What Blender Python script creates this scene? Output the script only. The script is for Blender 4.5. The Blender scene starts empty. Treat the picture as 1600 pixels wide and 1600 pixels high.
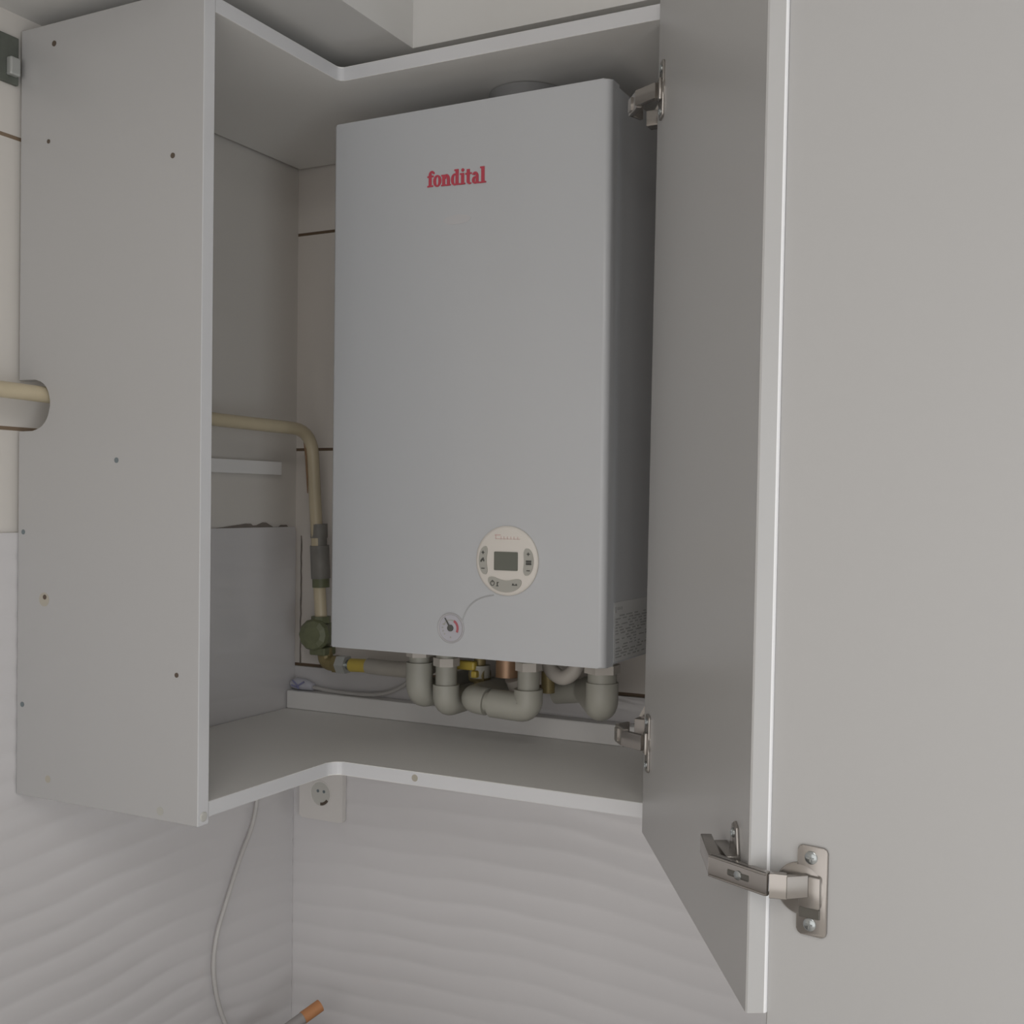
import bpy, bmesh, math, random
from mathutils import Vector, Matrix
random.seed(4)
PI = math.pi
SC = bpy.context.scene
COL = SC.collection
Z0 = 1.40                      # height of the cabinet's underside above the floor

# ------------------------------------------------------------------ camera
def make_camera():
    yaw, pitch, roll = 0.47544, -0.00762, 0.01049
    f = Vector((-math.sin(yaw)*math.cos(pitch), math.cos(yaw)*math.cos(pitch), math.sin(pitch)))
    r = Vector((math.cos(yaw), math.sin(yaw), 0)); u = r.cross(f)
    r2 = r*math.cos(roll) + u*math.sin(roll); u2 = u*math.cos(roll) - r*math.sin(roll)
    m = Matrix((( r2.x, u2.x, -f.x, 1.18549), (r2.y, u2.y, -f.y, -1.51571), (r2.z, u2.z, -f.z, 0.35751+Z0), (0,0,0,1)))
    cd = bpy.data.cameras.new('camera'); cd.sensor_width = 36; cd.lens = 1772.72/1600*36; cd.clip_start = 0.02
    o = bpy.data.objects.new('camera', cd); COL.objects.link(o); o.matrix_world = m
    SC.camera = o
make_camera()

# ------------------------------------------------------------------ world, lights, exposure
W = bpy.data.worlds.new('world'); SC.world = W; W.use_nodes = True
W.node_tree.nodes['Background'].inputs[0].default_value = (0.75, 0.82, 0.9, 1)
W.node_tree.nodes['Background'].inputs[1].default_value = 0.25
def area(name, loc, target, sx, sy, power, color):
    l = bpy.data.lights.new(name, 'AREA'); l.shape = 'RECTANGLE'; l.size = sx; l.size_y = sy
    l.energy = power; l.color = color
    o = bpy.data.objects.new(name, l); COL.objects.link(o); o.location = loc
    o.rotation_euler = (Vector(target)-Vector(loc)).to_track_quat('-Z', 'Y').to_euler()
    return o
# daylight entering through the wide window behind the camera and the smaller one in the right wall
area('window_daylight', (1.25, -3.22, 1.30), (1.15, 0, 1.30), 2.2, 2.0, 46, (1.0, 0.972, 0.955))
area('side_window_daylight', (3.33, -2.55, 1.16), (0, -1.9, 1.16), .8, 1.9, 44, (0.90, 0.95, 1.0))
# unseen overhead fill light added behind the camera to brighten the cabinet interior
area('overhead_fill', (1.55, -2.15, 2.60), (1.45, -1.9, 0), .9, .9, 20, (1.0, 0.98, 0.955))
# small lamp hanging behind the camera
lamp = bpy.data.lights.new('hanging_lamp', 'POINT'); lamp.energy = 3.0; lamp.shadow_soft_size = .008; lamp.color = (1, .96, .90)
lo = bpy.data.objects.new('hanging_lamp', lamp); COL.objects.link(lo); lo.location = (1.62, -1.93, 2.05)
SC.view_settings.view_transform = 'Standard'
SC.view_settings.look = 'None'
SC.view_settings.gamma = 1
SC.view_settings.use_curve_mapping = False
SC.view_settings.exposure = -1.18

# ------------------------------------------------------------------ materials
def mat(name, col, rough=0.5, metal=0.0, spec=0.5, var=0.0, scale=8.0, bump=0.0, coat=0.0):
    m = bpy.data.materials.new(name); m.use_nodes = True
    nt = m.node_tree; b = nt.nodes['Principled BSDF']
    b.inputs['Base Color'].default_value = (*col, 1); b.inputs['Roughness'].default_value = rough
    b.inputs['Metallic'].default_value = metal; b.inputs['Specular IOR Level'].default_value = spec
    b.inputs['Coat Weight'].default_value = coat
    if var or bump:
        tc = nt.nodes.new('ShaderNodeTexCoord'); n = nt.nodes.new('ShaderNodeTexNoise')
        n.inputs['Scale'].default_value = scale; n.inputs['Detail'].default_value = 5
        nt.links.new(tc.outputs['Object'], n.inputs['Vector'])
        if var:
            mx = nt.nodes.new('ShaderNodeMix'); mx.data_type = 'RGBA'
            mx.inputs[6].default_value = (*[c*(1-var) for c in col], 1)
            mx.inputs[7].default_value = (*[min(1, c*(1+var)) for c in col], 1)
            nt.links.new(n.outputs['Fac'], mx.inputs[0]); nt.links.new(mx.outputs[2], b.inputs['Base Color'])
        if bump:
            bp = nt.nodes.new('ShaderNodeBump'); bp.inputs['Strength'].default_value = bump; bp.inputs['Distance'].default_value = 0.01
            nt.links.new(n.outputs['Fac'], bp.inputs['Height']); nt.links.new(bp.outputs[0], b.inputs['Normal'])
    return m
M = {}
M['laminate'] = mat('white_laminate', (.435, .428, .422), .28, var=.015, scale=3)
M['board'] = mat('white_board', (.85, .835, .805), .4, var=.02, scale=3)
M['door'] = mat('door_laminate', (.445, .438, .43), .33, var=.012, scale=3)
M['edge_glint'] = mat('painted_edge_glint', (.88, .88, .89), .08)  # whiter gloss that paints in the highlight line on the doors' outer corner
M['edge'] = mat('edge_band', (.66, .66, .67), .12)
M['plaster'] = mat('plaster', (.86, .85, .83), .9, var=.04, scale=5, bump=.15)
M['ceiling'] = mat('ceiling_paint', (.66, .65, .63), .9, var=.02, scale=4)
M['wave_tile'] = mat('glossy_white_tile', (.68, .66, .66), .035, var=.02, scale=2, coat=.2)
M['boiler'] = mat('boiler_enamel', (.535, .545, .56), .3, var=.01, scale=2)
M['boiler_dark'] = mat('boiler_underside', (.42, .41, .39), .5)
M['plastic'] = mat('cream_plastic', (.74, .70, .645), .4)
M['button'] = mat('grey_button', (.42, .41, .37), .45)
M['symbol'] = mat('dark_print', (.10, .10, .09), .6)
M['lcd'] = mat('lcd_glass', (.135, .14, .115), .2)
M['red'] = mat('red_print', (.52, .065, .095), .5, var=.12, scale=60)
M['pale_red'] = mat('faint_red_print', (.68, .50, .47), .5)
M['smudge'] = mat('faint_residue', (.548, .540, .548), .5)
M['dial'] = mat('dial_face', (.50, .49, .53), .3)
M['bezel'] = mat('dial_bezel', (.47, .46, .47), .35)
M['dial_red'] = mat('dial_red', (.45, .12, .14), .5)
M['groove'] = mat('groove', (.45, .455, .46), .5)
M['label'] = mat('rating_label', (.66, .66, .65), .4)
M['label_ink'] = mat('label_ink', (.40, .40, .39), .6)
M['ppr'] = mat('grey_plastic_pipe', (.40, .39, .34), .45, var=.05, scale=20)
M['nut'] = mat('beige_nut', (.56, .52, .47), .45)
M['gas_paint'] = mat('yellowed_paint', (.60, .515, .36), .35, var=.22, scale=14)
M['rust'] = mat('rust', (.27, .17, .10), .8, var=.3, scale=60)
M['iron'] = mat('grey_iron', (.23, .22, .20), .5, var=.3, scale=40)
M['green'] = mat('green_paint', (.165, .175, .10), .45, var=.3, scale=60)
M['brass'] = mat('dull_brass', (.27, .215, .10), .5, metal=.3, var=.25, scale=60)
M['copper'] = mat('copper', (.42, .26, .16), .4, metal=.4, var=.2, scale=50)
M['zinc'] = mat('zinc', (.55, .56, .54), .35, metal=.5)
M['yellow'] = mat('yellow_sleeve', (.62, .47, .09), .4)
M['hose'] = mat('grey_hose', (.45, .42, .37), .5, var=.1, scale=40)
M['flue'] = mat('flue_metal', (.28, .28, .28), .4)
M['white_cable'] = mat('white_cable', (.54, .52, .50), .4)
M['tape'] = mat('blue_tape', (.27, .27, .46), .3, var=.2, scale=90)
M['clear'] = mat('milky_wrap', (.56, .56, .62), .15)
M['nickel'] = mat('nickel', (.36, .335, .31), .25, metal=.8, var=.05, scale=30)
M['nickel_dark'] = mat('nickel_recess', (.15, .145, .13), .3, metal=.8)
M['screw'] = mat('zinc_screw', (.38, .40, .40), .22, metal=.9)
M['hole'] = mat('screw_hole', (.10, .075, .055), .8)
M['stain'] = mat('rust_stain', (.42, .385, .32), .5)
M['hole_blue'] = mat('filled_hole', (.16, .19, .20), .7)
M['socket'] = mat('socket_plastic', (.72, .69, .66), .3)
M['socket_in'] = mat('socket_recess', (.55, .54, .50), .4)
M['gap_shade'] = mat('dark_gap_shade', (.22, .19, .165), .95, var=.3, scale=60)  # dark colour carrying the shade of the wall gaps
M['old_iron'] = mat('old_bracket', (.12, .13, .11), .6, var=.4, scale=60)
M['orange'] = mat('orange_tip', (.52, .235, .10), .5)
M['stick'] = mat('grey_stick', (.33, .31, .30), .5)
M['worktop'] = mat('worktop', (.28, .26, .24), .4, var=.1, scale=20)
M['floor'] = mat('floor_tile', (.74, .71, .67), .4, var=.08, scale=4)
M['frame'] = mat('window_frame', (.78, .78, .78), .4)
M['wood'] = mat('painted_batten', (.86, .845, .83), .4)

def tiled_wall(name, col, grout, y_limit=None):
    """old tiles: horizontal grout lines 0.3565 m apart"""
    m = mat(name, col, .5); nt = m.node_tree; b = nt.nodes['Principled BSDF']
    g = nt.nodes.new('ShaderNodeNewGeometry'); s = nt.nodes.new('ShaderNodeSeparateXYZ')
    nt.links.new(g.outputs['Position'], s.inputs[0])
    def mth(op, a, bb):
        n = nt.nodes.new('ShaderNodeMath'); n.operation = op
        for i, v in enumerate((a, bb)):
            if isinstance(v, (int, float)): n.inputs[i].default_value = v
            else: nt.links.new(v, n.inputs[i])
        return n.outputs[0]
    z = mth('SUBTRACT', s.outputs[2], Z0 + .0865 - .3565*5 - .17825)
    fr = mth('MODULO', z, .3565)
    d = mth('ABSOLUTE', mth('SUBTRACT', fr, .17825), 0)
    ln = mth('LESS_THAN', d, .0024)
    if y_limit is not None:
        ln = mth('MULTIPLY', ln, mth('LESS_THAN', s.outputs[1], y_limit))
    n = nt.nodes.new('ShaderNodeTexNoise'); n.inputs['Scale'].default_value = 4; n.inputs['Detail'].default_value = 6
    nt.links.new(g.outputs['Position'], n.inputs['Vector'])
    mx0 = nt.nodes.new('ShaderNodeMix'); mx0.data_type = 'RGBA'
    mx0.inputs[6].default_value = (*[c*.93 for c in col], 1); mx0.inputs[7].default_value = (*[c*1.07 for c in col], 1)
    nt.links.new(n.outputs['Fac'], mx0.inputs[0])
    mx = nt.nodes.new('ShaderNodeMix'); mx.data_type = 'RGBA'
    nt.links.new(ln, mx.inputs[0]); nt.links.new(mx0.outputs[2], mx.inputs[6]); mx.inputs[7].default_value = (*grout, 1)
    nt.links.new(mx.outputs[2], b.inputs['Base Color'])
    return m
M['old_tile'] = tiled_wall('old_beige_tile', (.76, .71, .66), (.15, .10, .06))
M['old_wall'] = tiled_wall('old_plaster_wall', (.70, .665, .62), (.23, .165, .11), -.52)

# ------------------------------------------------------------------ builders
def origin_of(o):
    p = Vector((0, 0, 0))
    while o is not None:
        p = p + o.location; o = o.parent
    return p
def obj(name, bm, m, parent=None, smooth=False, loc=None):
    """bm is in absolute x,y and z measured from Z0"""
    for v in bm.verts: v.co.z += Z0
    if parent is not None: off = origin_of(parent)
    else:
        if loc is not None: off = Vector(loc)
        else:
            xs = [v.co.x for v in bm.verts]; ys = [v.co.y for v in bm.verts]; zs = [v.co.z for v in bm.verts]
            off = Vector(((min(xs)+max(xs))/2, (min(ys)+max(ys))/2, min(zs)))
    for v in bm.verts: v.co -= off
    bmesh.ops.recalc_face_normals(bm, faces=bm.faces)
    me = bpy.data.meshes.new(name); bm.to_mesh(me); bm.free()
    for mm in (m if isinstance(m, (list, tuple)) else [m]): me.materials.append(M[mm] if isinstance(mm, str) else mm)
    if smooth:
        for p in me.polygons: p.use_smooth = True
        try: me.set_sharp_from_angle(angle=math.radians(38))
        except Exception: pass
    o = bpy.data.objects.new(name, me); COL.objects.link(o)
    if parent is not None: o.parent = parent
    else: o.location = off
    return o
def thing(name, label, cat, loc, group=None):
    o = bpy.data.objects.new(name, None); COL.objects.link(o)
    o.location = (loc[0], loc[1], loc[2]+Z0); o.empty_display_size = .05
    return tag(o, label, cat, group)
def tag(o, label, cat, group=None):
    o['label'] = label; o['category'] = cat
    if group: o['group'] = group
    return o
def struct(o):
    o['kind'] = 'structure'; return o
def BM(): return bmesh.new()
def box(bm, x0, x1, y0, y1, z0, z1, bev=0, seg=2):
    r = bmesh.ops.create_cube(bm, size=1)
    for v in r['verts']:
        v.co = Vector(((x0+x1)/2+v.co.x*(x1-x0), (y0+y1)/2+v.co.y*(y1-y0), (z0+z1)/2+v.co.z*(z1-z0)))
    if bev:
        es = list({e for v in r['verts'] for e in v.link_edges})
        bmesh.ops.bevel(bm, geom=es, offset=bev, segments=seg, profile=.5, affect='EDGES')
    return bm
def prism(bm, pts, axis, a0, a1, bev=0):
    """outline pts in the two other axes, extruded on axis from a0 to a1"""
    def P(p, a):
        if axis == 0: return (a, p[0], p[1])
        if axis == 1: return (p[0], a, p[1])
        return (p[0], p[1], a)
    lo = [bm.verts.new(P(p, a0)) for p in pts]; hi = [bm.verts.new(P(p, a1)) for p in pts]
    n = len(pts); fs = [bm.faces.new(lo), bm.faces.new(hi[::-1])]
    for i in range(n): fs.append(bm.faces.new((lo[i], lo[(i+1) % n], hi[(i+1) % n], hi[i])))
    if bev:
        es = list(fs[0].edges)+list(fs[1].edges)
        bmesh.ops.bevel(bm, geom=es, offset=bev, segments=2, profile=.5, affect='EDGES')
    return bm
def frame_of(d):
    d = Vector(d).normalized(); a = Vector((0, 0, 1)) if abs(d.z) < .9 else Vector((1, 0, 0))
    u = d.cross(a).normalized(); return u, d.cross(u).normalized()
def fillet(pts, r, n=7):
    pts = [Vector(p) for p in pts]; out = [pts[0]]
    for i in range(1, len(pts)-1):
        a, b, c = pts[i-1], pts[i], pts[i+1]
        d1 = (a-b); d2 = (c-b); k = min(r, d1.length*.49, d2.length*.49)
        p1 = b+d1.normalized()*k; p2 = b+d2.normalized()*k
        for j in range(n+1):
            t = j/n; out.append(p1*(1-t)**2+b*2*t*(1-t)+p2*t*t)
    out.append(pts[-1]); return out
def tube(bm, pts, r, seg=16, fil=0, round_end=False):
    if fil: pts = fillet(pts, fil)
    pts = [Vector(p) for p in pts]; n = len(pts)
    rs = r if isinstance(r, (list, tuple)) else [r]*n
    d0 = (pts[1]-pts[0]).normalized(); u, _ = frame_of(d0); rings = []; pd = d0
    for i, p in enumerate(pts):
        d = ((pts[min(i+1, n-1)]-p).normalized()+(p-pts[max(i-1, 0)]).normalized())
        d = d.normalized() if d.length > 1e-9 else pd
        q = pd.rotation_difference(d); u = q @ u; u = (u-d*u.dot(d)).normalized(); w = d.cross(u); pd = d
        rings.append([bm.verts.new(p+(u*math.cos(2*PI*k/seg)+w*math.sin(2*PI*k/seg))*rs[i]) for k in range(seg)])
    for a, b in zip(rings, rings[1:]):
        for k in range(seg): bm.faces.new((a[k], a[(k+1) % seg], b[(k+1) % seg], b[k]))
    bm.faces.new(rings[0][::-1]); bm.faces.new(rings[-1]); return bm
def lathe(bm, prof, c, axis, seg=28):
    """prof: list of (distance along axis, radius)"""
    d = Vector(axis).normalized(); u, w = frame_of(d); c = Vector(c); rings = []
    for a, r in prof:
        rings.append([bm.verts.new(c+d*a+(u*math.cos(2*PI*k/seg)+w*math.sin(2*PI*k/seg))*max(r, 1e-5)) for k in range(seg)])
    for p, q in zip(rings, rings[1:]):
        for k in range(seg): bm.faces.new((p[k], p[(k+1) % seg], q[(k+1) % seg], q[k]))
    bm.faces.new(rings[0][::-1]); bm.faces.new(rings[-1]); return bm
def ball(bm, c, r, seg=16, sc=(1, 1, 1)):
    q = bmesh.ops.create_uvsphere(bm, u_segments=seg, v_segments=seg//2, radius=r)
    for v in q['verts']: v.co = Vector((v.co.x*sc[0], v.co.y*sc[1], v.co.z*sc[2]))+Vector(c)
    return bm
def sector(bm, cx, cz, rx, rz, tx, tz, a0, a1, y0, y1, n=16):
    """annular sector in the x-z plane, outer radii rx,rz and inner rx-tx,rz-tz, degrees"""
    o = []; i = []
    for k in range(n+1):
        a = math.radians(a0+(a1-a0)*k/n)
        o.append((cx+rx*math.cos(a), cz+rz*math.sin(a))); i.append((cx+(rx-tx)*math.cos(a), cz+(rz-tz)*math.sin(a)))
    for k in range(n):
        prism(bm, [o[k], o[k+1], i[k+1], i[k]], 1, y0, y1)
    return bm

# ------------------------------------------------------------------ the room
RX, RY, FZ, CZ = 3.4, -3.3, -Z0, 1.25   # room size
b = BM(); box(b, -.12, RX+.12, RY-.12, .12, FZ-.1, FZ); struct(obj('floor', b, 'floor'))
b = BM(); box(b, -.12, RX+.12, RY-.12, .12, CZ, CZ+.1); struct(obj('ceiling', b, 'ceiling'))
b = BM(); box(b, -.12, 0, RY, 0, FZ, CZ); wall_left = struct(obj('wall_left', b, 'old_wall'))
b = BM(); box(b, -.12, RX+.12, 0, .12, FZ, CZ); wall_back = struct(obj('wall_back', b, 'old_tile'))
wx0, wx1, vz0, vz1 = .10, 2.40, -1.10, 1.12
b = BM()
for x0, x1, z0, z1 in ((-.12, wx0, FZ, CZ), (wx1, RX+.12, FZ, CZ), (wx0, wx1, FZ, vz0), (wx0, wx1, vz1, CZ)):
    box(b, x0, x1, RY-.12, RY, z0, z1)
struct(obj('wall_front', b, 'plaster'))
wy0, wy1, wz0, wz1 = -3.0, -2.1, -1.25, .75
b = BM()
for y0, y1, z0, z1 in ((RY, wy0, FZ, CZ), (wy1, 0, FZ, CZ), (wy0, wy1, FZ, wz0), (wy0, wy1, wz1, CZ)):
    box(b, RX, RX+.12, y0, y1, z0, z1)
struct(obj('wall_right', b, 'plaster'))
b = BM()
for y0, y1, z0, z1 in ((wy0, wy0+.05, wz0, wz1), (wy1-.05, wy1, wz0, wz1), (wy0+.05, wy1-.05, wz0, wz0+.05), (wy0+.05, wy1-.05, wz1-.05, wz1)):
    box(b, RX+.03, RX+.08, y0, y1, z0, z1)
window = struct(obj('window_1', b, 'frame'))
glass = bpy.data.materials.new('window_glass'); glass.use_nodes = True
gb = glass.node_tree.nodes['Principled BSDF']; gb.inputs['Transmission Weight'].default_value = 1; gb.inputs['Roughness'].default_value = 0
M['glass'] = glass
for y0, y1 in ((wy0+.05, wy1-.05),):
    b = BM(); box(b, RX+.05, RX+.06, y0, y1, wz0+.05, wz1-.05); obj('pane', b, 'glass', window)

b = BM()
for x0, x1, z0, z1 in ((wx0, wx0+.05, vz0, vz1), (wx1-.05, wx1, vz0, vz1), (wx0+.05, wx1-.05, vz0, vz0+.05), (wx0+.05, wx1-.05, vz1-.05, vz1), (1.225, 1.275, vz0+.05, vz1-.05)):
    box(b, x0, x1, RY-.08, RY-.03, z0, z1)
window2 = struct(obj('window_2', b, 'frame'))
for x0, x1 in ((wx0+.05, 1.225), (1.275, wx1-.05)):
    b = BM(); box(b, x0, x1, RY-.06, RY-.05, vz0+.05, vz1-.05); obj('pane', b, 'glass', window2)

# dropped beams over the wall cabinets
BX, BYF, BZ = .3836, -.2555, .951
b = BM(); box(b, 0, BX, RY, 0, BZ, CZ); struct(obj('trim_1', b, 'ceiling'))
b = BM(); box(b, BX, RX, BYF, 0, BZ, CZ); struct(obj('trim_2', b, 'ceiling'))

# new glossy wave tiles over both walls, up to a lower line than the cabinet's top
def wave(y, z, ph):
    return math.sin(2*PI*(z/.0345+.32*math.sin(2*PI*y/.95+ph)+.07*math.sin(2*PI*y/.41+1.3+ph)+.06*math.sin(2*PI*(y/.23+z/.31))))
def wave_tiles(name, fixed, t0, t1, z0, z1, ph, parent):
    bm = BM(); du = .014; dv = .0032
    nu = int(round((t1-t0)/du)); nv = int(round((z1-z0)/dv)); g = []
    for i in range(nu+1):
        t = t0+(t1-t0)*i/nu; row = []
        for j in range(nv+1):
            z = z0+(z1-z0)*j/nv
            h = .0040+.0014*(abs(math.sin(math.acos(max(-1, min(1, wave(t, z, ph))))/2))**.8)
            row.append(bm.verts.new((h, t, z) if fixed == 'x' else (t, -h, z)))
        g.append(row)
    for i in range(nu):
        for j in range(nv): bm.faces.new((g[i][j], g[i+1][j], g[i+1][j+1], g[i][j+1]))
    def w(v): return bm.verts.new((0.0002, v.co.y, v.co.z) if fixed == 'x' else (v.co.x, -.0002, v.co.z))
    for line in ([r[-1] for r in g], [r[0] for r in g], g[0], g[-1]):
        bk = [w(v) for v in line]
        for k in range(len(line)-1): bm.faces.new((line[k], line[k+1], bk[k+1], bk[k]))
    o = obj(name, bm, 'wave_tile', parent, smooth=True); return struct(o)
wave_tiles('tile_cladding', 'x', -1.5, -.0056, -.52, .315, .4, wall_left)
wave_tiles('tile_cladding', 'y', .0030, 1.6, -.52, .084, 2.2, wall_back)
# gap shade painted as a dark strip at the chipped edge above the tiles
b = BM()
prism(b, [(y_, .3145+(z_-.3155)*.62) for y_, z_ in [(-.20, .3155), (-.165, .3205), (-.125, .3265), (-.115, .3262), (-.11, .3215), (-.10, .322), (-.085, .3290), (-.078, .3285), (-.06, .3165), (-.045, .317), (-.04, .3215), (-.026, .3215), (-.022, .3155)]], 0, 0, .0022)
obj('gap_shade', b, 'gap_shade', wall_left)
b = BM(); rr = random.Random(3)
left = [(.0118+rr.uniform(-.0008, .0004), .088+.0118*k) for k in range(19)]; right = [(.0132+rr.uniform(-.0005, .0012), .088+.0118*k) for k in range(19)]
prism(b, left+right[::-1], 1, -.0012, 0); obj('gap_shade_strip', b, 'gap_shade', wall_back)  # dark strip painted for the shade in the corner gap beside the tiles

# ------------------------------------------------------------------ corner wall cabinet
LP, DL, DR, TH, TOP = -.553, .2998, -.299, .0175, .924
XR = .752
cab = thing('corner_cabinet', 'white L-shaped corner wall cabinet standing open around the boiler', 'cabinet', (.15, -.15, 0))
def arc(cx, cy, r, a0, a1, n=8): return [(cx+r*math.cos(math.radians(a0+(a1-a0)*k/n)), cy+r*math.sin(math.radians(a0+(a1-a0)*k/n))) for k in range(n+1)]
WX = .0066
side = [(WX, -.007), (DL, -.007), (DL, .930), (WX, .930), (WX, .502)]
side += arc(.061-.026, .502-.026, .026, 90, 0)+arc(.061-.030, .4397+.030, .030, 0, -90)+[(WX, .4397)]
b = BM(); prism(b, side, 1, LP, LP+.018, bev=.0008)
b.normal_update()
for f in b.faces:
    if abs(f.normal.x) > .5 and f.calc_center_median().x > DL-.01: f.material_index = 1
panel = obj('side_panel', b, ['laminate', 'edge'], cab)
b = BM(); lathe(b, [(-.001, .0055), (.0006, .0055), (.0012, .0045)], (DL, LP+.0095, .0025), (1, 0, 0), 20); obj('screw_cap', b, 'socket_in', panel)
for x, z, r, mm in ((.0638, .905, .0035, 'hole'), (.0554, .7886, .0026, 'hole'), (.2552, .7455, .0032, 'hole'), (.1718, .4029, .0032, 'hole_blue'),
                (.0162, .3162, .003, 'hole_blue'), (.0546, .238, .003, 'hole'), (.2673, .160, .0028, 'hole'), (.0165, .1045, .0032, 'hole_blue')):
    b = BM(); lathe(b, [(-.0003, r*1.0), (.0005, r), (.0006, r*.6)], (x, LP, z), (0, -1, 0), 14); obj('screw_hole', b, mm, panel)
b = BM(); lathe(b, [(-.0002, .0085), (.0002, .0085)], (.0535, LP, .235), (0, -1, 0), 20); obj('rust_stain', b, 'stain', panel)
b = BM(); lathe(b, [(-.0002, .005), (.0002, .005)], (.244, LP, .0035), (0, -1, 0), 18); obj('filler_spot', b, 'button', panel)
b = BM(); lathe(b, [(-.0002, .0045), (.0002, .0045)], (.062, LP, .018), (0, -1, 0), 18); obj('filler_spot', b, 'stain', panel)
def edge_faces(bm):
    bm.normal_update()
    for f in bm.faces:
        if abs(f.normal.z) < .3: f.material_index = 1
def L_outline(rf=.02):
    fl = arc(DL+rf, DR-rf, rf, 180, 90)
    return [(WX, LP+.0185), (DL-.0005, LP+.0185)]+fl+[(XR-.0005, DR), (XR-.0005, -.0066), (WX, -.0066)]
b = BM(); prism(b, L_outline(.016), 2, 0, TH, bev=.001); edge_faces(b); obj('bottom_board', b, ['board', 'edge'], cab)
b = BM(); prism(b, L_outline(.007), 2, TOP-.018, TOP, bev=.001); edge_faces(b); obj('top_board', b, ['board', 'edge'], cab)
b = BM(); box(b, XR, XR+.018, DR, -.0066, -.007, .930, .0008); obj('side_panel', b, 'laminate', cab)
b = BM(); box(b, WX+.001, XR-.001, -.030, -.0072, TH+.0002, .047, .002); obj('back_rail', b, 'wood', cab)
b = BM(); lathe(b, [(-.0003, .0045), (.0003, .0045)], (.425, DR, .0095), (0, -1, 0), 16); obj('filler_spot', b, 'stain', cab)

# doors: each has a frame (s along the face, n out of the visible inner face, z up); they sag a little on their hinges
class Frame:
    def __init__(s, p, e, n, tilt): s.p = Vector((*p, 0)); s.e = Vector((*e, 0)).normalized(); s.n = Vector((*n, 0)).normalized(); s.t = Vector((.889*tilt, .458*tilt, 1))
    def __call__(s, a, n, z): return s.p+s.e*a+s.n*n+s.t*z+Vector((s.t.x*.007, s.t.y*.007, 0))
    def apply(s, bm):
        for v in bm.verts: v.co = s(*v.co)
        return bm
E1 = Vector((-.503, .8643)); N1 = Vector((-.8643, -.503))
D1 = Frame((.9662, -.7148), E1, N1, .0106)
E2 = Vector((.988, -.156)); N2 = Vector((-.156, -.988))
D2 = Frame((.9780, -.7045), E2, N2, .0110)
def door_slab(F, L, th, z0, z1):
    bm = BM(); rr = .0035
    out = [(L, -th), (L, 0)]
    out += [(.0012, 0), (0, -.0012)]
    out += [(rr+rr*math.cos(math.radians(a)), -th+rr+rr*math.sin(math.radians(a))) for a in (180, 195, 210, 225, 240, 255, 270)]
    prism(bm, out, 2, z0, z1)
    for f in bm.faces:
        if max(v.co.x for v in f.verts) < rr+1e-5 and min(v.co.x for v in f.verts) < .0013: f.material_index = 1
        if max(v.co.y for v in f.verts) < -th+rr+1e-5: f.material_index = 2  # rounded outer corner and outer face take the painted highlight colour
    return F.apply(bm)
door1 = obj('door', door_slab(D1, .449, .0165, -.007, .925), ['door', 'door', 'edge_glint'], cab)
door2 = obj('door', door_slab(D2, .252, .0165, -.022, .925), ['door', 'door', 'edge_glint'], cab)

def bar(bm, F, p, q, z0, z1, w):
    """flat link in plan from p to q (s,n), thickness w, between z0 and z1"""
    p = Vector(p); q = Vector(q); d = (q-p).normalized(); h = Vector((-d.y, d.x))*w/2
    pts = [p-h, q-h, q+h, p+h]
    t = BM(); prism(t, [(a.x, a.y) for a in pts], 2, z0, z1, bev=.0006); F.apply(t)
    me = bpy.data.meshes.new('t'); t.to_mesh(me); t.free(); bm.from_mesh(me); bpy.data.meshes.remove(me)
def fbox(bm, F, *a, bev=.0006):
    t = BM(); box(t, *a, bev); F.apply(t)
    me = bpy.data.meshes.new('t'); t.to_mesh(me); t.free(); bm.from_mesh(me); bpy.data.meshes.remove(me)
def fcyl(bm, F, c, prof, axis=(0, 1, 0), seg=24):
    t = BM(); lathe(t, prof, c, axis, seg); F.apply(t)
    me = bpy.data.meshes.new('t'); t.to_mesh(me); t.free(); bm.from_mesh(me); bpy.data.meshes.remove(me)
def screw_head(F, s, n, z, r, parent):
    b = BM(); fcyl(b, F, (s, n, z), [(-.001, r), (.0008, r), (.0016, r*.75)])
    fbox(b, F, s-r*.55, s+r*.55, n+.0014, n+.002, z-r*.1, z+r*.1, bev=0); fbox(b, F, s-r*.1, s+r*.1, n+.0014, n+.002, z-r*.55, z+r*.55, bev=0)
    return obj('screw', b, 'screw', parent, smooth=True)
# hinge between the two doors -------------------------------------------------
HZ = .0915
HZ2 = .0872
b = BM()
def rrect(x0, x1, z0, z1, r):
    return arc(x1-r, z1-r, r, 0, 90, 5)+arc(x0+r, z1-r, r, 90, 180, 5)+arc(x0+r, z0+r, r, 180, 270, 5)+arc(x1-r, z0+r, r, 270, 360, 5)
t = BM(); prism(t, rrect(.0222, .0442, HZ2-.0315, HZ2+.0315, .0035), 1, 0, .0022, bev=.0009); D2.apply(t)
me = bpy.data.meshes.new('t'); t.to_mesh(me); t.free(); b.from_mesh(me)
fcyl(b, D2, (.0245, 0, HZ2), [(0, .0185), (.0014, .0185), (.0024, .0170)], seg=40)
fbox(b, D2, .0240, .0405, .002, .0062, HZ2-.0115, HZ2+.0115, bev=.0018)
obj('hinge_cup', b, 'nickel', door2, smooth=True)
b = BM(); fbox(b, D2, .0245, .0395, .0015, .0034, HZ2-.0190, HZ2-.0118, bev=.0004); obj('cup_recess', b, 'nickel_dark', door2)
screw_head(D2, .0322, .0022, HZ2+.0235, .0046, door2); screw_head(D2, .0322, .0022, HZ2-.0235, .0046, door2)
b = BM()
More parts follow.
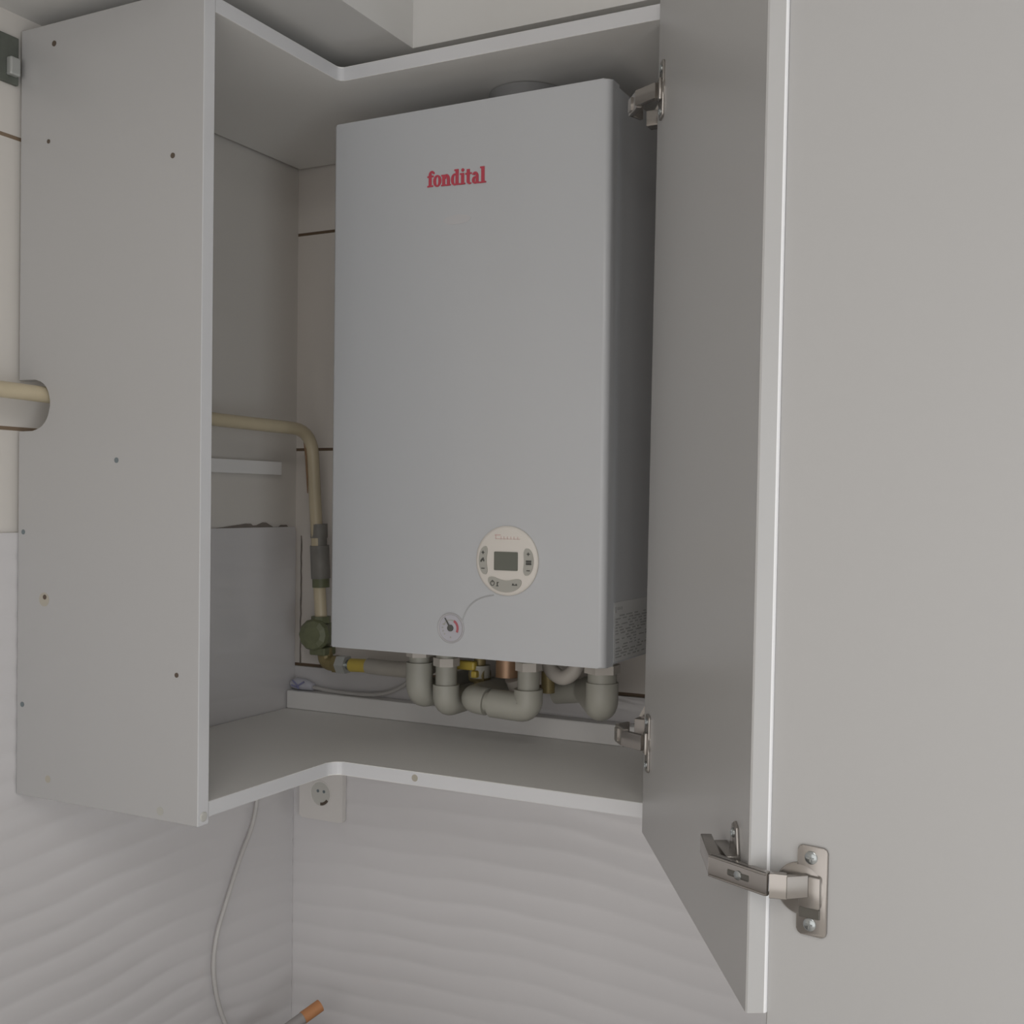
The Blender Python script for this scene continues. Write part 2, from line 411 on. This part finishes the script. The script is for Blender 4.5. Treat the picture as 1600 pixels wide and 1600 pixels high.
# arm, plan points in door-1 frame
bar(b, D1, (.0265, .0222), (-.0185, -.0085), HZ-.0080, HZ+.0080, .0022)      # long visible face
bar(b, D1, (.0275, .0205), (-.0165, -.0095), HZ+.0064, HZ+.0080, .0080)      # folded top flange
bar(b, D1, (.0275, .0205), (-.0165, -.0095), HZ-.0080, HZ-.0064, .0080)
bar(b, D1, (.0265, .0222), (.080, .0165), HZ-.0075, HZ+.0075, .0022)         # bent back along door
bar(b, D1, (.0285, .0180), (.080, .0130), HZ+.0060, HZ+.0076, .0085)
fbox(b, D1, .024, .066, 0, .0105, HZ-.0070, HZ+.0070, bev=.001)              # mounting block
obj('hinge_arm', b, 'nickel', door1, smooth=True)
b = BM()
t = BM(); prism(t, [(.030, HZ-.012), (.037, HZ-.013), (.044, HZ-.012), (.049, HZ-.008), (.049, HZ+.008), (.044, HZ+.026), (.037, HZ+.0295), (.030, HZ+.026), (.025, HZ+.008), (.025, HZ-.008)], 1, 0, .0024, bev=.0007); D1.apply(t)
me = bpy.data.meshes.new('t'); t.to_mesh(me); t.free(); b.from_mesh(me)
obj('mounting_plate', b, 'nickel', door1, smooth=True)
screw_head(D1, .037, .0024, HZ+.021, .0036, door1)
b = BM()
dv = (Vector((-.0185, -.0085))-Vector((.0265, .0222))).normalized(); nv = Vector((-dv.y, dv.x))
if nv.dot(Vector((-1, .2))) < 0: nv = -nv
c0 = Vector((.004, .0067))
def sn(al, out): q = c0+dv*al+nv*out; return (q.x, q.y)
bar(b, D1, sn(-.009, .0012), sn(.011, .0012), HZ-.0022, HZ+.0022, .0006)
obj('arm_slot', b, 'nickel_dark', door1)
b = BM()
p = sn(.001, .001); fcyl(b, D1, (p[0], p[1], HZ), [(0, .0034), (.0012, .0034), (.0018, .002)], axis=(nv.x, nv.y, 0), seg=16); obj('screw', b, 'screw', door1, smooth=True)
b = BM()
bar(b, D1, (-.0175, -.010), (-.0210, -.0215), HZ-.0088, HZ+.0088, .0065)      # knuckle
bar(b, D1, (-.0225, -.0200), (-.0200, -.0355), HZ-.0080, HZ+.0080, .0050)
obj('hinge_knuckle', b, 'nickel', door1, smooth=True)

# the two hinges carrying the folded door on the right-hand side panel ------------
def cabinet_hinge(zc):
    b = BM()
    t = BM(); prism(t, rrect(.4085, .4285, zc-.031, zc+.031, .004), 1, 0, .0024, bev=.0008); D1.apply(t)
    me = bpy.data.meshes.new('t'); t.to_mesh(me); t.free(); b.from_mesh(me)
    fcyl(b, D1, (.424, 0, zc), [(0, .0175), (.0014, .0175), (.0022, .0160)], seg=32)
    fbox(b, D1, .4115, .424, .002, .0060, zc-.012, zc+.012, bev=.0018)
    obj('hinge_cup', b, 'nickel', door1, smooth=True)
    screw_head(D1, .4185, .0024, zc+.0235, .004, door1); screw_head(D1, .4185, .0024, zc-.0235, .004, door1)
    b = BM()
    bar(b, D1, (.420, .006), (.446, .0235), zc-.0085, zc+.0085, .007)
    bar(b, D1, (.446, .0215), (.476, .0255), zc-.0100, zc+.0100, .0060)
    bar(b, D1, (.474, .0265), (.486, .012), zc-.0100, zc+.0105, .0040)
    bar(b, D1, (.462, .026), (.472, .0275), zc-.0075, zc+.0075, .0050)
    obj('hinge_link', b, 'nickel', door1, smooth=True)
    b = BM()
    q = D1(.486, .012, zc)
    box(b, q.x-.004, XR-.004, -.272, -.256, zc-.009, zc+.009, .001)
    box(b, XR-.0135, XR-.0025, -.285, -.225, zc-.010, zc+.010, .0015)
    box(b, XR-.0025, XR, -.275, -.235, zc-.026, zc+.026, .0006)
    prism(b, [(q.x-.006, zc+.008), (q.x+.008, zc+.034), (XR-.002, zc+.034), (XR-.002, zc+.008)], 1, -.250, -.247)
    obj('hinge_mount', b, 'nickel', cab, smooth=True)
cabinet_hinge(.0985)
cabinet_hinge(.8060)

# ------------------------------------------------------------------ the boiler
X0, X1, YF, ZB, ZT = .271, .6693, -.2704, .1621, .8621
boiler = thing('wall_boiler', 'white wall-hung gas boiler with red lettering and a round control panel', 'boiler', ((X0+X1)/2, -.13, ZB))
def rounded_front(bm, x0, x1, yf, yb, z0, z1, r, n=5):
    out = [(x0, yb)]+arc(x0+r*.45, yf+r*.45, r*.45, 180, 270, n)+arc(x1-r, yf+r, r, 270, 360, n)+[(x1, yb)]
    prism(bm, out, 2, z0, z1)
    top = [f for f in bm.faces if abs(f.normal.z) > .9 or len(f.verts) > 6]
    es = [e for e in bm.edges if abs(e.verts[0].co.z-e.verts[1].co.z) < 1e-6 and max(v.co.y for v in e.verts) < yb-1e-4]
    bmesh.ops.bevel(bm, geom=es, offset=.0022, segments=2, profile=.5, affect='EDGES')
    return bm
b = BM(); rounded_front(b, X0, X1, YF, YF+.028, ZB, ZT, .0085); obj('front_cover', b, 'boiler', boiler, smooth=True)
b = BM(); box(b, X0+.0025, X1-.0025, YF+.0275, -.0095, ZB+.001, ZT-.0006, .001); obj('casing', b, 'boiler', boiler)
b = BM(); box(b, X0+.02, X1-.02, YF+.05, -.03, ZB-.004, ZB+.0012); obj('underside_plate', b, 'boiler_dark', boiler)
YP = YF-.0006
# red lettering, drawn letter by letter: f o n d i t a l
def lettering():
    bm = BM(); y0, y1 = YF-.0009, YF+.0004
    S = .0146; ox, oz = .4178, .7615
    cnt = [0]
    def off(): cnt[0] += 1; return cnt[0]*.000018
    def R(a, c, d, e):
      q = off(); a -= .015; d += .02
      box(bm, ox+a*S, ox+d*S, y0-q, y1, oz+c*S+slope*(a+d)/2*S, oz+e*S+slope*(a+d)/2*S)
    def G(cx, cz, rx, rz, tx, tz, a0, a1): sector(bm, ox+cx*S, oz+cz*S+slope*cx*S, (rx+.01)*S, (rz+.01)*S, (tx+.04)*S, (tz+.03)*S, a0, a1, y0-off(), y1, 20)
    slope = -.004/.086
    # f
    R(.14, 0, .40, 1.10); R(0, 0, .56, .13); R(.0, .84, .60, .98); G(.44, 1.06, .30, .34, .22, .13, 35, 180); ball_pts = (.63, 1.20)
    sector(bm, ox+ball_pts[0]*S, oz+ball_pts[1]*S+slope*.6*S, .10*S, .10*S, .0999*S, .0999*S, 0, 360, y0, y1, 10)
    # o
    G(1.00, .49, .40, .51, .25, .10, 0, 360)
    # n
    R(1.52, 0, 1.78, .98); R(1.42, 0, 1.88, .12); R(1.42, .86, 1.70, .98); G(1.93, .62, .32, .38, .25, .14, 0, 180); R(2.00, 0, 2.25, .63); R(1.92, 0, 2.35, .12)
    # d
    G(2.76, .49, .36, .51, .24, .10, 60, 300); R(2.86, 0, 3.12, 1.36); R(2.74, 1.24, 3.0, 1.36); R(2.95, 0, 3.26, .12)
    # i
    R(3.42, 0, 3.68, .98); R(3.30, 0, 3.80, .12); R(3.30, .86, 3.55, .98)
    sector(bm, ox+3.56*S, oz+1.25*S+slope*3.56*S, .15*S, .15*S, .1499*S, .1499*S, 0, 360, y0, y1, 12)
    # t
    R(3.98, .20, 4.23, 1.28); R(3.84, .84, 4.44, .97); G(4.24, .25, .26, .26, .24, .13, 180, 320)
    # a
    G(4.80, .66, .30, .34, .22, .13, 0, 160); R(4.86, .1, 5.10, .68); G(4.80, .30, .30, .31, .20, .11, 60, 320); R(5.0, 0, 5.26, .12)
    # l
    R(5.42, 0, 5.68, 1.40); R(5.30, 0, 5.84, .12); R(5.30, 1.28, 5.56, 1.40)
    return bm
obj('brand_lettering', lettering(), 'red', boiler)
b = BM(); sector(b, .462, .716, .020, .006, .0199, .0059, 0, 360, YF-.0003, YF+.0002, 20); obj('glue_residue', b, 'smudge', boiler)
# control panel
CX, CZP, CR = .5390, .2864, .0432
b = BM(); lathe(b, [(-.0005, CR), (.0022, CR), (.0036, CR-.0012), (.0042, CR-.004)], (CX, YF, CZP), (0, -1, 0), 56)
ctl = obj('control_panel', b, 'plastic', boiler, smooth=True)
y0, y1 = YF-.0054, YF-.0040
b = BM(); prism(b, rrect(CX-.0163, CX+.0163, CZP-.0118, CZP+.0112, .0012), 1, y0, y1); obj('display', b, 'lcd', ctl)
def btn(r, t, a0, a1, n=18, ends=True):
    """curved button with rounded ends, mid radius r and thickness t"""
    bm = BM(); o = []
    for k in range(n+1):
        a = math.radians(a0+(a1-a0)*k/n); q = abs(2*k/n-1); h = t/2*math.sqrt(max(0.02, 1-q**3.2))
        o.append((a, h))
    pts = [(CX+(r+h)*math.cos(a), CZP+(r+h)*math.sin(a)) for a, h in o]+[(CX+(r-h)*math.cos(a), CZP+(r-h)*math.sin(a)) for a, h in o[::-1]]
    return prism(bm, pts, 1, y0, y1)
obj('button', btn(.0325, .0108, 148, 212), 'button', ctl)
obj('button', btn(.0315, .0128, -32, 30), 'button', ctl)
obj('button', btn(.0315, .0145, 222, 312, 26), 'button', ctl)
ya, yb = YF-.0059, YF-.0052
def mk(x, z, w, h): box(b, CX+x-w/2, CX+x+w/2, ya, yb, CZP+z-h/2, CZP+z+h/2)
b = BM()                                                     # + tap -
mk(-.0318, .0098, .0042, .0010); mk(-.0318, .0098, .0011, .0042); mk(-.0318, -.0102, .0046, .0012)
for dx, dz in ((-.0022, -.001), (-.001, .0006), (.0006, .0018), (.0014, -.0004)): mk(-.0322+dx, .0002+dz, .0019, .0026)
obj('tap_symbols', b, 'symbol', ctl)
b = BM()                                                     # + radiator -
mk(.0312, .0092, .0042, .0010); mk(.0312, .0092, .0011, .0042); mk(.0312, -.0110, .0046, .0012)
for k in range(4): mk(.0288+k*.0019, -.0012, .0013, .0056)
mk(.0318, .0006, .0076, .0008); mk(.0318, -.0030, .0076, .0008)
obj('radiator_symbols', b, 'symbol', ctl)
b = BM()                                                     # power, i and reset
sector(b, CX-.0180, CZP-.0280, .0030, .0034, .0009, .0009, 110, 430, ya, yb, 14); mk(-.0180, -.0256, .0009, .003)
mk(-.0112, -.0290, .0013, .0046); mk(-.0112, -.0312, .0034, .0009); mk(-.0104, -.0268, .0024, .0009)
mk(.0128, -.0294, .0070, .0012); mk(.0105, -.0282, .0018, .0016); mk(.0150, -.0284, .0016, .0014)
obj('power_symbols', b, 'symbol', ctl)
b = BM()
for k, w in enumerate((.0062, .0028, .0036, .0036, .0030, .0040, .0034)):
    x = CX-.0150+sum((.0062, .0028, .0036, .0036, .0030, .0040, .0034)[:k])+k*.0012
    h = .0050 if k == 0 else .0034
    box(b, x, x+w, YF-.0047, YF-.0040, CZP+.0268, CZP+.0276); box(b, x, x+.0008, YF-.0047, YF-.0040, CZP+.0268, CZP+.0268+h)
box(b, CX-.0160, CX-.0078, YF-.0047, YF-.0040, CZP+.0312, CZP+.0324)
obj('faint_lettering', b, 'pale_red', ctl)
# pressure gauge
GX, GZ, GR = .4592, .1985, .0193
b = BM(); lathe(b, [(-.0005, GR), (.0014, GR), (.0020, GR-.0008), (.0016, GR-.0022), (.0010, GR-.0024)], (GX, YF, GZ), (0, -1, 0), 44); gauge = obj('pressure_gauge', b, 'bezel', boiler, smooth=True)
b = BM(); lathe(b, [(-.0002, GR-.0026), (.0013, GR-.0026)], (GX, YF, GZ), (0, -1, 0), 40); obj('dial', b, 'dial', gauge)
ya, yb = YF-.0019, YF-.0013
b = BM(); sector(b, GX, GZ, .0118, .0118, .0030, .0030, -28, 62, ya, yb, 18); obj('red_zone', b, 'dial_red', gauge)
b = BM(); sector(b, GX, GZ, .0108, .0108, .0013, .0013, 62, 160, ya, yb, 18)
for a in (158, 180, 200, 222, 270): 
    c, s = math.cos(math.radians(a)), math.sin(math.radians(a)); box(b, GX+c*.0118-.0007, GX+c*.0118+.0007, ya, yb, GZ+s*.0118-.0009, GZ+s*.0118+.0009)
obj('scale_marks', b, 'button', gauge)
b = BM(); d = Vector((math.cos(math.radians(122)), math.sin(math.radians(122)))); h = Vector((-d.y, d.x))
pts = [(GX+d.x*a+h.x*w, GZ+d.y*a+h.y*w) for a, w in ((-.003, -.0011), (.0150, -.0005), (.0150, .0005), (-.003, .0011))]
prism(b, pts, 1, YF-.0030, YF-.0022); lathe(b, [(.0010, .0042), (.0034, .0040), (.0036, .003)], (GX, YF, GZ), (0, -1, 0), 24); obj('needle', b, 'symbol', gauge)
# embossed swoosh from gauge to panel
b = BM(); pts = []
P0, P1, P2 = Vector((.4755, 0, .2080)), Vector((.4835, 0, .2390)), Vector((.5200, 0, .2430))
for k in range(15):
    t = k/14; q = P0*(1-t)**2+P1*2*t*(1-t)+P2*t*t; pts.append((q.x, YF-.0002, q.z))
tube(b, pts, .0009, 8); obj('swoosh_groove', b, 'groove', boiler, smooth=True)
# rating label on the right side
b = BM(); box(b, X1-.0027, X1-.0020, -.236, -.070, .1660, .2380); lab = obj('rating_label', b, 'label', boiler)
b = BM(); xa, xb = X1-.0021, X1-.0016; rr = random.Random(8)
box(b, xa, xb, -.2325, -.2295, .2255, .2325); 
for k in range(4): box(b, xa, xb, -.2265+k*.0045, -.2235+k*.0045, .2285, .2318)
z = .2205
for row in range(15):
    y = -.232
    while y < -.085:
        w = rr.uniform(.006, .022); 
        if rr.random() < .78: box(b, xa, xb, y, min(y+w, -.078), z, z+.0013)
        y += w+rr.uniform(.003, .008)
    z -= .0036
obj('label_print', b, 'label_ink', lab)
# collar of the flue on the boiler's top
fl = thing('flue_pipe', 'grey round flue collar rising from the top of the boiler', 'flue pipe', (.50, -.15, ZT-.0006))
b = BM(); lathe(b, [(0, .062), (.008, .062), (.010, .052), (.0434, .052)], (.50, -.15, ZT-.0006), (0, 0, 1), 32); obj('collar', b, 'flue', fl, smooth=True)

# ------------------------------------------------------------------ pipes under the boiler
def nut(bm, c, axis, r, h): lathe(bm, [(0, r), (h, r)], c, axis, 6)
def water_pipe(x, zbot, re, rn, label, back=True, side=None, y=-.15, nut_z=.140):
    t = thing('water_pipe', label, 'pipe', (x, y, zbot), 'grey plastic pipes under the boiler')
    ztop = ZB-.004
    b = BM()
    if back:
        zc = zbot+re
        tube(b, [(x, y, nut_z-.008), (x, y, zc), (x, -.012, zc)], re, 20, fil=re*1.05)
    obj('elbow', b, 'ppr', t, smooth=True)
    b = BM(); tube(b, [(x, y, nut_z-.012), (x, y, ztop)], rn, 18); obj('pipe_neck', b, 'ppr', t, smooth=True)
    b = BM(); nut(b, (x, y, nut_z), (0, 0, 1), rn+.004, .011); obj('union_nut', b, 'nut', t)
    return t
water_pipe(.338, .0660, .0192, .0150, 'grey plastic elbow under the boiler next to the gas hose end')
t = thing('water_pipe', 'grey plastic elbow with a hex nut, lowest of the close pair', 'pipe', (.382, -.15, .0590), 'grey plastic pipes under the boiler')
b = BM(); tube(b, [(.382, -.15, .104), (.382, -.15, .0775), (.382, -.012, .0775)], .0187, 20, fil=.020); obj('elbow', b, 'ppr', t, smooth=True)
b = BM(); tube(b, [(.382, -.15, .100), (.382, -.15, ZB-.004)], .0150, 18); obj('pipe_neck', b, 'ppr', t, smooth=True)
b = BM(); nut(b, (.382, -.15, .1300), (0, 0, 1), .0185, .0115); obj('union_nut', b, 'nut', t)
# the pipe that turns left and its far elbow
t = thing('water_pipe', 'grey plastic pipe that runs left from its bend under the boiler', 'pipe', (.51, -.15, .0620), 'grey plastic pipes under the boiler')
b = BM(); tube(b, [(.51, -.15, .108), (.51, -.15, .0825), (.455, -.15, .0845)], .0196, 20, fil=.021); obj('elbow', b, 'ppr', t, smooth=True)
b = BM(); tube(b, [(.51, -.15, .100), (.51, -.15, ZB-.004)], .0148, 18); obj('pipe_neck', b, 'ppr', t, smooth=True)
b = BM(); nut(b, (.51, -.15, .1330), (0, 0, 1), .0180, .0115); obj('union_nut', b, 'nut', t)
b = BM(); tube(b, [(.462, -.15, .0842), (.438, -.15, .0860)], .0145, 18); obj('pipe_run', b, 'ppr', t, smooth=True)
b = BM(); tube(b, [(.447, -.15, .0855), (.424, -.15, .0875), (.424, -.012, .0875)], .0190, 20, fil=.020); obj('elbow', b, 'ppr', t, smooth=True)
# rightmost pipe with a branch to the left
t = thing('water_pipe', 'thick grey plastic pipe with a slanting branch, rightmost under the boiler', 'pipe', (.617, -.15, .0720), 'grey plastic pipes under the boiler')
b = BM(); tube(b, [(.617, -.15, .126), (.617, -.15, .0940), (.560, -.06, .098), (.556, -.012, .098)], [.0212]*26, 20, fil=.024) if False else tube(b, [(.617, -.15, .126), (.617, -.15, .0940), (.560, -.060, .0970)], .0212, 20, fil=.024); obj('elbow', b, 'ppr', t, smooth=True)
b = BM(); tube(b, [(.617, -.15, .120), (.617, -.15, ZB-.004)], .0190, 18); obj('pipe_neck', b, 'ppr', t, smooth=True)
b = BM(); nut(b, (.617, -.15, .1380), (0, 0, 1), .0235, .0115); obj('union_nut', b, 'nut', t)
b = BM(); tube(b, [(.566, -.069, .0967), (.545, -.045, .0940), (.500, -.042, .0880)], .0170, 18, fil=.012); obj('pipe_run', b, 'ppr', t, smooth=True)
# brass filling valve, copper stub and looped hose half hidden behind
t = thing('filling_valve', 'brass valve with yellow tap between the grey pipes', 'valve', (.405, -.095, .09))
b = BM(); tube(b, [(.405, -.095, ZB-.004), (.405, -.095, .096)], .0085, 14); lathe(b, [(-.012, .012), (.012, .012)], (.405, -.095, .112), (1, 0, 0), 18); obj('body', b, 'brass', t, smooth=True)
b = BM(); box(b, .374, .407, -.116, -.104, .1200, .1330, .003); box(b, .402, .411, -.117, -.106, .110, .120, .002); obj('tap_handle', b, 'yellow', t)
b = BM(); tube(b, [(.405, -.095, .126), (.405, -.095, .1085)], .0150, 18); obj('lower_cap', b, 'ppr', t, smooth=True)
t = thing('copper_stub', 'short copper pipe stub with a beige cap under the middle of the boiler', 'pipe', (.455, -.10, .10))
b = BM(); tube(b, [(.452, -.10, ZB-.004), (.452, -.10, .1135)], .0165, 20); obj('stub', b, 'copper', t, smooth=True)
b = BM(); tube(b, [(.4615, -.094, .1135), (.466, -.085, .094)], .0155, 20); obj('cap', b, 'nut', t, smooth=True)
t = thing('pressure_hose', 'pale looped hose on a brass tee behind the rightmost grey pipe', 'hose', (.55, -.08, .09))
b = BM(); tube(b, [(.5145, -.095, ZB-.004), (.5165, -.100, .128), (.543, -.108, .1175), (.563, -.108, .134), (.563, -.105, ZB-.004)], .0105, 14, fil=.016); obj('hose', b, 'nut', t, smooth=True)
b = BM(); tube(b, [(.514, -.097, .096), (.514, -.097, .125)], .0095, 14);  obj('brass_tee', b, 'brass', t, smooth=True)

# ------------------------------------------------------------------ gas line
t = thing('gas_pipe', 'yellowed painted gas pipe along the left wall, bending down beside the boiler', 'pipe', (.06, -.3, .47))
b = BM(); tube(b, [(.0405, -1.9, .4965), (.0405, -.56, .4850), (.062, -.26, .4730), (.0905, -.078, .4690), (.0985, -.060, .175)], .0098, 18, fil=.040); obj('pipe', b, 'gas_paint', t, smooth=True)
b = BM(); tube(b, [(.0963, -.0650, .322), (.0966, -.0645, .300)], .0135, 14); tube(b, [(.0970, -.0635, .288), (.0982, -.061, .236)], .0150, 14); tube(b, [(.0968, -.0640, .300), (.0970, -.0635, .288)], .0118, 12); obj('union_coupling', b, 'iron', t, smooth=True)
b = BM(); tube(b, [(.0982, -.061, .236), (.0984, -.0605, .222)], .0135, 14); obj('green_collar', b, 'green', t, smooth=True)
pts = [(.0925+.0004*k, -.0855+.0012*k*.15, .446-.006*k) for k in range(9)]
b = BM(); tube(b, [(.0800, -.0830, .4500), (.0842, -.0846, .4400), (.0850, -.0840, .425), (.0858, -.0822, .395), (.0862, -.0810, .370)], [.0012, .0022, .0018, .0015, .0008], 8); obj('rust_streak', b, 'rust', t, smooth=True)
t = thing('gas_valve', 'green round gas valve with brass elbow at lower left of the boiler', 'valve', (.0985, -.06, .10))
b = BM(); lathe(b, [(-.026, .018), (-.022, .0245), (.010, .0255), (.016, .022), (.019, .014)], (.0945, -.066, .1475), (.25, -1, .05), 12); tube(b, [(.0985, -.060, .176), (.0985, -.060, .166)], .0155, 8); box(b, .088, .118, -.076, -.046, .116, .128, .002); obj('body', b, 'green', t)
b = BM(); tube(b, [(.1065, -.060, .126), (.1085, -.060, .1035), (.1330, -.060, .1030)], .0120, 14, fil=.014); nut(b, (.1260, -.060, .1030), (1, 0, 0), .0145, .009); obj('brass_elbow', b, 'brass', t)
b = BM(); nut(b, (.1340, -.060, .1030), (1, 0, 0), .0150, .0165); obj('hex_nut', b, 'zinc', t)
t = thing('gas_hose', 'grey gas hose with a yellow sleeve running under the boiler', 'hose', (.22, -.06, .09))
b = BM(); tube(b, [(.1500, -.060, .1030), (.165, -.060, .1030)], .0080, 14); obj('ferrule', b, 'screw', t, smooth=True)
b = BM(); tube(b, [(.1570, -.060, .1030), (.1905, -.0615, .1045)], .0105, 16); obj('sleeve', b, 'yellow', t, smooth=True)
b = BM(); tube(b, [(.1900, -.0615, .1045), (.24, -.064, .1035), (.29, -.070, .1060), (.325, -.085, .1200), (.335, -.100, ZB-.004)], .0122, 16, fil=.03); obj('hose', b, 'hose', t, smooth=True)

# thin cable with its taped plug lying along the back of the cabinet floor
t = thing('signal_cable', 'thin pale cable lying on the back ledge with a blue-taped end', 'cable', (.15, -.02, .0475))
b = BM(); tube(b, [(.052, -.0175, .0540), (.085, -.019, .0510), (.130, -.020, .0502), (.175, -.020, .0515), (.215, -.021, .062), (.250, -.024, .086), (.275, -.028, .120), (.285, -.032, ZB-.003)], .0032, 10, fil=.02); obj('lead', b, 'white_cable', t, smooth=True)
b = BM(); tube(b, [(.010, -.0175, .0560), (.020, -.0175, .0578), (.036, -.0175, .0570), (.053, -.0175, .0545)], [.0065, .0098, .0095, .0060], 14); wrap = obj('taped_plug', b, 'clear', t, smooth=True)
b = BM()
for a, c in (((.018, .0640), (.029, .0555)), ((.041, .0630), (.029, .0555)), ((.029, .0555), (.031, .0505)), ((.016, .0560), (.029, .0530))):
    tube(b, [(a[0], -.0275, a[1]), (c[0], -.0282, c[1])], .0013, 8)
obj('blue_tape', b, 'tape', wrap, smooth=True)
# white batten on the left wall
b = BM(); box(b, .0004, .0120, -.47, -.0525, .3995, .4205, .0008)
tag(obj('wall_batten', b, 'wood'), 'short white wooden batten fixed to the left wall below the gas pipe', 'batten')
# hanging bracket high on the left wall outside the cabinet
t = thing('hanging_bracket', 'dark rusty hanging bracket high on the left wall outside the cabinet', 'bracket', (.0, -.575, .86))
b = BM(); box(b, .0003, .006, -.66, -.556, .862, .9200, .001); obj('back_plate', b, 'old_iron', t)
b = BM(); box(b, .006, .015, -.5745, -.5600, .8700, .8920, .002); obj('hook_block', b, 'zinc', t)
b = BM(); lathe(b, [(0, .004), (.003, .003)], (.006, -.6, .88), (1, 0, 0), 12); obj('screw', b, 'rust', t)

# ------------------------------------------------------------------ below the cabinet
t = thing('wall_socket', 'white single wall socket under the corner cabinet near the room corner', 'socket', (.068, -.006, -.155))
SX, SZ = .0685, -.1185
b = BM(); prism(b, rrect(SX-.043, SX+.043, SZ-.043, SZ+.043, .004), 1, -.0165, -.0062, bev=.002); obj('cover_plate', b, 'socket', t)
b = BM(); lathe(b, [(-.0005, .0215), (.0012, .0215), (.0012, .0195), (-.0002, .0185)], (SX, -.0165, SZ), (0, -1, 0), 36); obj('socket_ring', b, 'socket', t, smooth=True)
b = BM(); lathe(b, [(-.0004, .0190), (.0003, .0190)], (SX, -.0165, SZ), (0, -1, 0), 36); rec = obj('recess', b, 'socket_in', t)
for dx in (-.0012, .0108):
    b = BM(); lathe(b, [(0, .0026), (.0003, .0026)], (SX+dx-.004, -.0168, SZ+.004), (0, -1, 0), 14); obj('pin_hole', b, 'hole_blue', rec)
b = BM(); sector(b, SX, SZ, .0188, .0188, .0045, .0045, 270, 325, -.0174, -.0168, 10); obj('dark_arc', b, 'hole', rec)  # dark arc at the lower right of the recess
b = BM(); tube(b, [(.0125, -.1059, -.004), (.0125, -.1059, -.1158), (.0125, -.1161, -.1538), (.0125, -.1456, -.1962), (.0125, -.181, -.2647), (.0125, -.1976, -.2983), (.0125, -.2054, -.344), (.0125, -.1964, -.3958), (.014, -.1788, -.4418), (.03, -.150, -.512), (.10, -.12, -.5155)], .0033, 10, fil=.03)
tag(obj('hanging_cable', b, 'white_cable', None, True), 'white cable hanging down the tiles from the cabinet underside', 'cable')
# stick with an orange tip
t = thing('orange_tipped_stick', 'grey stick with an orange tip leaning in the corner below', 'stick', (.05, -.3, -.52))
A = Vector((.1190, -.080, -.4290)); Bp = Vector((.034, -.262, -.506)); dd = (Bp-A).normalized()
b = BM(); tube(b, [A, A+dd*.032], .0098, 16); obj('tip', b, 'orange', t, smooth=True)
b = BM(); tube(b, [A+dd*.030, Bp], .0090, 16); obj('shaft', b, 'stick', t, smooth=True)
# worktop on base units (just below the frame)
b = BM(); prism(b, [(.0066, -2.2), (.60, -2.2), (.60, -.60), (1.6, -.60), (1.6, -.0066), (.0066, -.0066)], 2, -.56, -.52, bev=.003)
tag(obj('worktop', b, 'worktop'), 'L-shaped kitchen worktop under the wave tiles', 'worktop')
for i, (x0, x1, y0, y1, lab) in enumerate(((.01, .56, -2.18, -.62, 'white base cabinet under the left arm of the worktop'), (.01, 1.58, -.56, -.01, 'white base cabinet under the back arm of the worktop'))):
    t = thing('base_cabinet', lab, 'cabinet', ((x0+x1)/2, (y0+y1)/2, FZ))
    b = BM(); box(b, x0, x1, y0, y1, FZ+.1, -.5602); box(b, x0+.02, x1-.05, y0+.05, y1-.02, FZ, FZ+.1); obj('body', b, 'laminate', t)
    for k in range(3):
        if i == 0: b = BM(); w = (y1-y0)/3; box(b, x1, x1+.018, y0+w*k+.002, y0+w*(k+1)-.002, FZ+.1, -.565, .001)
        else: b = BM(); w = (x1-.62)/3; box(b, .62+w*k+.002, .62+w*(k+1)-.002, y0-.018, y0, FZ+.1, -.565, .001)
        obj('door', b, 'door', t)
